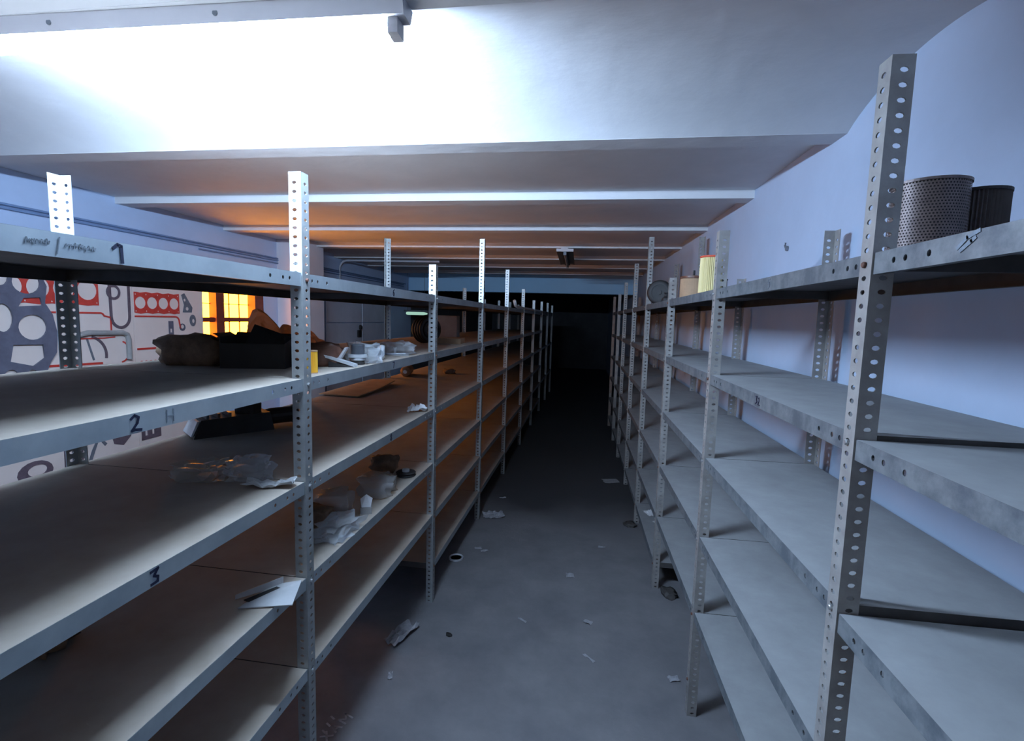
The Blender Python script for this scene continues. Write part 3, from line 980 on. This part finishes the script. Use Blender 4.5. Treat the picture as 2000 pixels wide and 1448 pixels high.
eg = thing('engine_casting', 'black engine casting with ribbed top on the third shelf', 'casting', (-1.40, 1.93, Z3), .9)
build('casting_body', MB().hexa([(-.20, -.08, 0), (.10, -.08, 0), (.10, .08, 0), (-.20, .08, 0), (-.17, -.07, .07), (.09, -.06, .075), (.09, .07, .075), (-.17, .07, .07)]), M['iron'], eg)
build('neck', MB().lathe([(.05, .07), (.052, .11), (.042, .115), (.042, .16), (.05, .165)], 18, (.02, 0, 0)), M['iron'], eg)
build('spout', MB().lathe([(.032, .09), (.036, .11), (.036, .20), (.042, .205), (.042, .22)], 16, (0, 0, .045), 'x'), M['iron'], eg)
build('ribs', MB().box(-.15, -.14, -.06, .06, .07, .09).box(-.11, -.10, -.06, .06, .07, .09).box(-.07, -.06, -.06, .06, .07, .09), M['steel'], eg)
build('machined_face', MB().hexa([(-.207, -.07, .01), (-.20, -.07, .01), (-.20, .07, .01), (-.207, .07, .01), (-.182, -.06, .065), (-.172, -.06, .065), (-.172, .06, .065), (-.182, .06, .065)]), M['alu'], eg)
lump('parts_bag', (.14, .10, .05), 21, M['dirtyfilm'], 'dusty yellowish plastic bag in the shade of the third shelf', 'bag', (-1.10, 1.33, Z3), .2, .3, sharp=3, smooth=False)
lump('parts_bag', (.11, .09, .065), 22, M['film'], 'clear ribbed plastic bag beside the white paper strip', 'bag', (-.965, 1.36, Z3), .2, .3, sharp=4, smooth=False)
crumple('paper_strip', .13, .045, .022, 9, M['dustypaper'], 'narrow curled white paper strip beside the nearest left post', 'paper', (-.862, 1.295, Z3), .25, fold=.5)
lump('brown_bag', (.10, .08, .04), 36, M['brownpaper'], 'small dark lump on the third shelf beyond the second post', 'bag', (-1.12, 4.3, Z3), .3, .3)

# --- fourth shelf
lump('clear_bag', (.17, .10, .055), 41, M['film'], 'shiny crumpled clear plastic bag on the fourth shelf', 'bag', (-.845, 1.66, Z4), 1.4, .35, sharp=4, smooth=False)
bxp = thing('torn_box', 'small torn grey box with white paper sticking out', 'box', (-.828, 1.875, Z4), .4)
build('box_body', MB().box(-.022, .022, -.018, .018, 0, .028), M['greycard'], bxp)
build('paper_insert', MB().hexa([(-.018, -.012, .028), (.018, -.012, .028), (.018, .012, .028), (-.018, .012, .028),
                                 (-.022, -.004, .062), (.002, -.006, .080), (.026, .006, .058), (-.010, .010, .05)]), M['paper'], bxp)
lump('parts_bag', (.14, .12, .09), 43, M['dirtyfilm'], 'brownish plastic bag standing behind the torn grey box', 'bag', (-.96, 1.86, Z4), .3, .25, sharp=3)
lump('brown_bag', (.13, .10, .07), 44, M['brownpaper'], 'brown paper bag in the dark behind the shiny clear bag', 'bag', (-.965, 1.73, Z4), .1, .25)
lump('parts_bag', (.16, .13, .085), 45, M['dirtyfilm'], 'dim plastic bag between torn box and black disc', 'bag', (-.875, 2.10, Z4), .2, .22, sharp=3)
pd = thing('pulley', 'black pulley with grey hub on the fourth shelf', 'pulley', (-.835, 2.37, Z4))
build('wheel', MB().lathe([(.045, 0), (.050, .004), (.042, .011), (.050, .018), (.045, .022)], 28), M['iron'], pd)
build('hub', MB().lathe([(.018, .022), (.018, .034), (.010, .036)], 16), M['alu'], pd)
lump('brown_bag', (.13, .10, .08), 47, M['brownpaper'], 'dark brown bag behind the black pulley', 'bag', (-.97, 2.42, Z4), .2, .25)
pc = thing('torn_packaging', 'torn white packaging card with dark slot hanging over the fourth shelf edge', 'packaging', (-.815, 1.235, Z4), .35)
build('card', MB().hexa([(-.085, -.035, .002), (.055, -.048, .004), (.062, .05, .022), (-.02, .055, .012),
                         (-.085, -.035, .005), (.055, -.048, .007), (.062, .05, .025), (-.02, .055, .015)]), M['dustypaper'], pc)
build('raised_edge', MB().hexa([(-.105, .01, .004), (-.10, .018, .004), (.01, .058, .014), (.005, .05, .014),
                                (-.105, .012, .016), (-.10, .020, .016), (.01, .060, .036), (.005, .052, .036)]), M['dustypaper'], pc)
build('slot', MB().hexa([(-.080, -.002, .0066), (-.060, -.018, .0066), (.016, .024, .0166), (-.004, .038, .0166),
                         (-.080, -.002, .0082), (-.060, -.018, .0082), (.016, .024, .0180), (-.004, .038, .0180)]), M['iron'], pc)
lump('parts_bag', (.14, .1, .06), 49, M['brownpaper'], 'dusty brown bundle deep on the fourth shelf of the nearest bay', 'bag', (-1.25, .95, Z4), .3, .3)

# --- top shelf, right rack
ZT = ZR[0]
mf = thing('mesh_filter', 'brown perforated-metal air filter on the top right shelf', 'filter', (.668, 1.105, ZT))
R_, H_ = .062, .150
mm_ = MB()
nu, nv = 72, 26
for i in range(nu):
    for j in range(nv):
        a0, a1 = 2 * math.pi * i / nu, 2 * math.pi * (i + 1) / nu
        if j % 2:
            a0 += math.pi / nu
            a1 += math.pi / nu
        z0, z1 = .004 + (H_ - .008) * j / nv, .004 + (H_ - .008) * (j + 1) / nv
        am, zm = (a0 + a1) / 2, (z0 + z1) / 2

        def c3(a, z, r):
            return (r * math.cos(a), r * math.sin(a), z)
        s = .52
        A = [c3(a0, z0, R_), c3(a1, z0, R_), c3(a1, z1, R_), c3(a0, z1, R_)]
        B = [c3(am + (a - am) * s, zm + (z - zm) * s, R_) for a, z in ((a0, z0), (a1, z0), (a1, z1), (a0, z1))]
        mm_.add(A + B, [(0, 1, 5, 4), (1, 2, 6, 5), (2, 3, 7, 6), (3, 0, 4, 7)])
build('perforated_jacket', mm_, M['meshbrown'], mf)
build('core', MB().lathe([(R_ - .004, .002), (R_ - .004, H_ - .002)], 40), M['iron'], mf)
build('end_cap', MB().lathe([(R_ + .002, 0), (R_ + .002, .005)], 40), M['meshbrown'], mf)
build('end_cap', MB().lathe([(R_ + .002, H_ - .005), (R_ + .002, H_), (.03, H_), (.03, H_ - .03)], 40), M['meshbrown'], mf)
df = thing('dark_filter', 'dark pleated filter behind the brown perforated filter', 'filter', (.775, 1.135, ZT))
vs_, fs_ = [], []
for z in (.004, .136):
    for k in range(96):
        a = 2 * math.pi * k / 96
        r = .050 if k % 2 else .045
        vs_.append((r * math.cos(a), r * math.sin(a), z))
fs_ = [(k, (k + 1) % 96, 96 + (k + 1) % 96, 96 + k) for k in range(96)] + [tuple(reversed(range(96))), tuple(range(96, 192))]
build('pleated_body', MB().add(vs_, fs_), M['darkfilter'], df)
build('end_cap', MB().lathe([(.051, .136), (.051, .142), (.02, .142)], 30), M['iron'], df)
build('end_cap', MB().lathe([(.051, 0), (.051, .004)], 30), M['iron'], df)

yf = thing('tall_filter', 'tall pale yellow filter with red cap on the top right shelf', 'filter', (.575, 2.36, ZT))
vs_ = []
n = 80
for z, rr in ((.004, 1.04), (.158, 1.0)):
    for k in range(n):
        a = 2 * math.pi * k / n
        r = (.0475 if k % 2 else .0445) * rr
        vs_.append((r * math.cos(a), r * math.sin(a), z))
fs_ = [(k, (k + 1) % n, n + (k + 1) % n, n + k) for k in range(n)] + [tuple(reversed(range(n))), tuple(range(n, 2 * n))]
build('pleated_body', MB().add(vs_, fs_), M['paleyellow'], yf)
build('red_cap', MB().lathe([(.048, .158), (.050, .161), (.048, .166), (.030, .169), (.026, .169), (.026, .16)], 40), M['redcap'], yf)
build('base_cap', MB().lathe([(.050, 0), (.050, .004)], 40), M['redcap'], yf)
bc = thing('drum_filter', 'brown drum-shaped filter with dark lid beside the yellow filter', 'filter', (.625, 2.93, ZT))
build('drum_body', MB().lathe([(.069, 0), (.071, .003), (.071, .112)], 36), M['card'], bc)
build('lid', MB().lathe([(.073, .1125), (.074, .116), (.072, .126), (.02, .132)], 36), M['brownbag'], bc)
build('stud', MB().lathe([(.007, .132), (.006, .16)], 10), M['iron'], bc)
dd = MB().box(-.035, .035, -.05, .05, 0, .075)
tag(build('small_dark_box', dd.box(-.037, .037, -.052, .052, .0755, .082), M['iron'], None, (.66, 2.58, ZT)), 'small dark box between brown drum filter and yellow filter', 'box')
ty = thing('caster', 'small black rubber wheel standing on the top right shelf', 'wheel', (.60, 3.95, ZT), 1.25)
build('tyre', MB().lathe([(.055, -.026), (.080, -.030), (.092, -.018), (.094, 0), (.092, .018), (.080, .030), (.055, .026)], 32, (0, 0, .094), 'x', caps=False), M['iron'], ty, smooth=True)
build('hub', MB().lathe([(.056, -.020), (.056, .020)], 26, (0, 0, .094), 'x').lathe([(.018, -.028), (.018, .028)], 14, (0, 0, .094), 'x'), M['iron'], ty)
sd = thing('oil_can', 'small black can with spout beside the small wheel', 'can', (.575, 3.50, ZT))
build('can_body', MB().lathe([(.030, 0), (.032, .004), (.028, .028), (.010, .045)], 18), M['iron'], sd)
build('spout', MB().lathe([(.010, .045), (.008, .058), (.014, .064), (.012, .070)], 12), M['iron'], sd)
crumple('paper_label', .075, .10, .015, 14, M['paper'], 'torn white label lying on the lowest right shelf', 'label', (.60, 3.80, ZR[5]), .5)
tag(build('paper_chip', MB().box(-.012, .012, -.016, .016, 0, .003), M['paper'], None, (.612, 3.64, ZR[5]), (0, 0, .4)), 'tiny white chip in front of the torn label', 'scrap')

wp = MB().tube([(-.725, 5.62, ZL[0] + .085), (-.722, 5.70, ZL[0] + .035), (-.715, 5.85, ZL[0] + .021), (-.665, 8.0, ZL[0] + .020), (-.60, 11.15, ZL[0] + .020)], .018, 10)
tag(build('plastic_pipe', wp, M['paper'], smooth=True), 'long white plastic pipe lying along the far top left shelf', 'pipe')

pg = thing('wall_plug', 'small dark plug set in the right wall above the top shelf', 'plug', (XW, 2.545, 1.985))
build('plug_body', MB().lathe([(.010, -.010), (.012, -.004), (.012, .0)], 10, (0, 0, 0), 'x'), M['gkgrey'], pg)
build('hook', MB().tube([(-.008, 0, 0), (-.014, 0, .014), (-.012, 0, .026)], .005, 6), M['gkgrey'], pg)

# ================================================================== FLOOR LITTER
crumple('crumpled_paper', .075, .19, .04, 51, M['greypaper'], 'twisted pale paper on the floor beside the nearest left bay', 'paper', (-.825, 2.30, 0.001), -.35, fold=.4)
crumple('floor_paper', .17, .13, .03, 52, M['greypaper'], 'pale scrap of paper on the floor near the left shelving', 'paper', (-.63, 3.93, 0.001), .3)
rt = thing('tin_lid', 'round dull metal ring lid lying on the floor by the left shelving', 'lid', (-.755, 3.15, 0.001))
build('rim', MB().lathe([(.040, 0), (.048, .002), (.048, .014), (.044, .016), (.036, .010)], 26), M['alu'], rt)
build('plate', MB().lathe([(.036, .002), (.036, .010)], 24), M['greypaper'], rt)
scr = [((-.640, 3.33), (.05, .03), .2, 'pale paper flake beside the round lid'), ((-.590, 3.30), (.05, .028), .5, 'second pale paper flake beside the round lid'),
       ((-.237, 2.538), (.055, .012), -.7, 'thin pale sliver in the middle of the aisle floor'), ((.114, 2.291), (.07, .014), -.8, 'long white sliver on the aisle floor near the camera'),
       ((.114, 2.581), (.045, .03), -.4, 'small pale chip above the long white sliver'), ((.009, 3.066), (.05, .05), .1, 'greyish blob of paper in the middle of the aisle'),
       ((.229, 3.509), (.05, .02), 0, 'pale flake on the right half of the aisle'), ((.495, 2.213), (.05, .035), .3, 'pale flake beside the second right post foot'),
       ((-.78, 2.02), (.02, .045), .3, 'tiny pale shred near the painted floor mark'), ((-.62, 4.35), (.06, .02), .3, 'thin pale shred beyond the floor paper'),
       ((.39, 5.05), (.16, .12), .3, 'dim paper heap beside the right shelving far down the aisle')]
for k, ((x, y), (a, b), r, lab) in enumerate(scr):
    crumple('paper_scrap', a, b, .012, 60 + k, M['greypaper'], lab, 'scrap', (x, y, 0.001), r, n=4, group='scraps on the floor')
lump('dark_stone', (.035, .022, .012), 71, M['iron'], 'small dark pebble of dirt on the aisle floor', 'pebble', (-.593, 2.347, 0), -.4, .2, sub=2)
lump('dark_heap', (.08, .10, .03), 72, M['under'], 'small dark lump standing for the shadow at the third right post foot', 'rubbish', (.60, 2.95, 0), .2, .3)  # dark lump put in for the shadow at the post foot
lump('dark_heap', (.08, .10, .025), 73, M['under'], 'dark litter heap in front of the torn white label', 'rubbish', (.47, 3.95, 0), .2, .3)

# painted letters on the floor under the left rack edge
fm = MB()


def letter(ox, oy, segs, s, ang):
    c_, s_ = math.cos(ang), math.sin(ang)
    for sg in segs:
        pts = []
        for a, b in sg:
            a, b = a * s, b * s
            pts.append((ox + a * c_ - b * s_, oy + a * s_ + b * c_, 0.0005))
        fm.ribbon(pts, .008, (0, 0, 1), .0008)


LM = [[(0, 0), (0, 1), (.45, .4), (.9, 1), (.9, 0)]]
LA = [[(0, 0), (.4, 1), (.8, 0)], [(.2, .4), (.6, .4)]]
LX = [[(0, 0), (.8, 1)], [(0, 1), (.8, 0)]]
ang = math.radians(68)
letter(-.855, 1.735, LM, .04, ang)
letter(-.872, 1.690, LA, .036, ang)
letter(-.888, 1.648, LX, .036, ang)
for k in range(3):
    letter(-.910, 1.75 - .035 * k, [[(0, 0), (.1, .7)]], .03, ang)
tag(build('floor_marking', fm, M['paintmark']), 'white painted letters on the floor below the left shelving', 'marking')

for o in bpy.data.objects:
    if o.type == 'MESH' and o.data and not o.data.materials:
        o.data.materials.append(M['steel'])
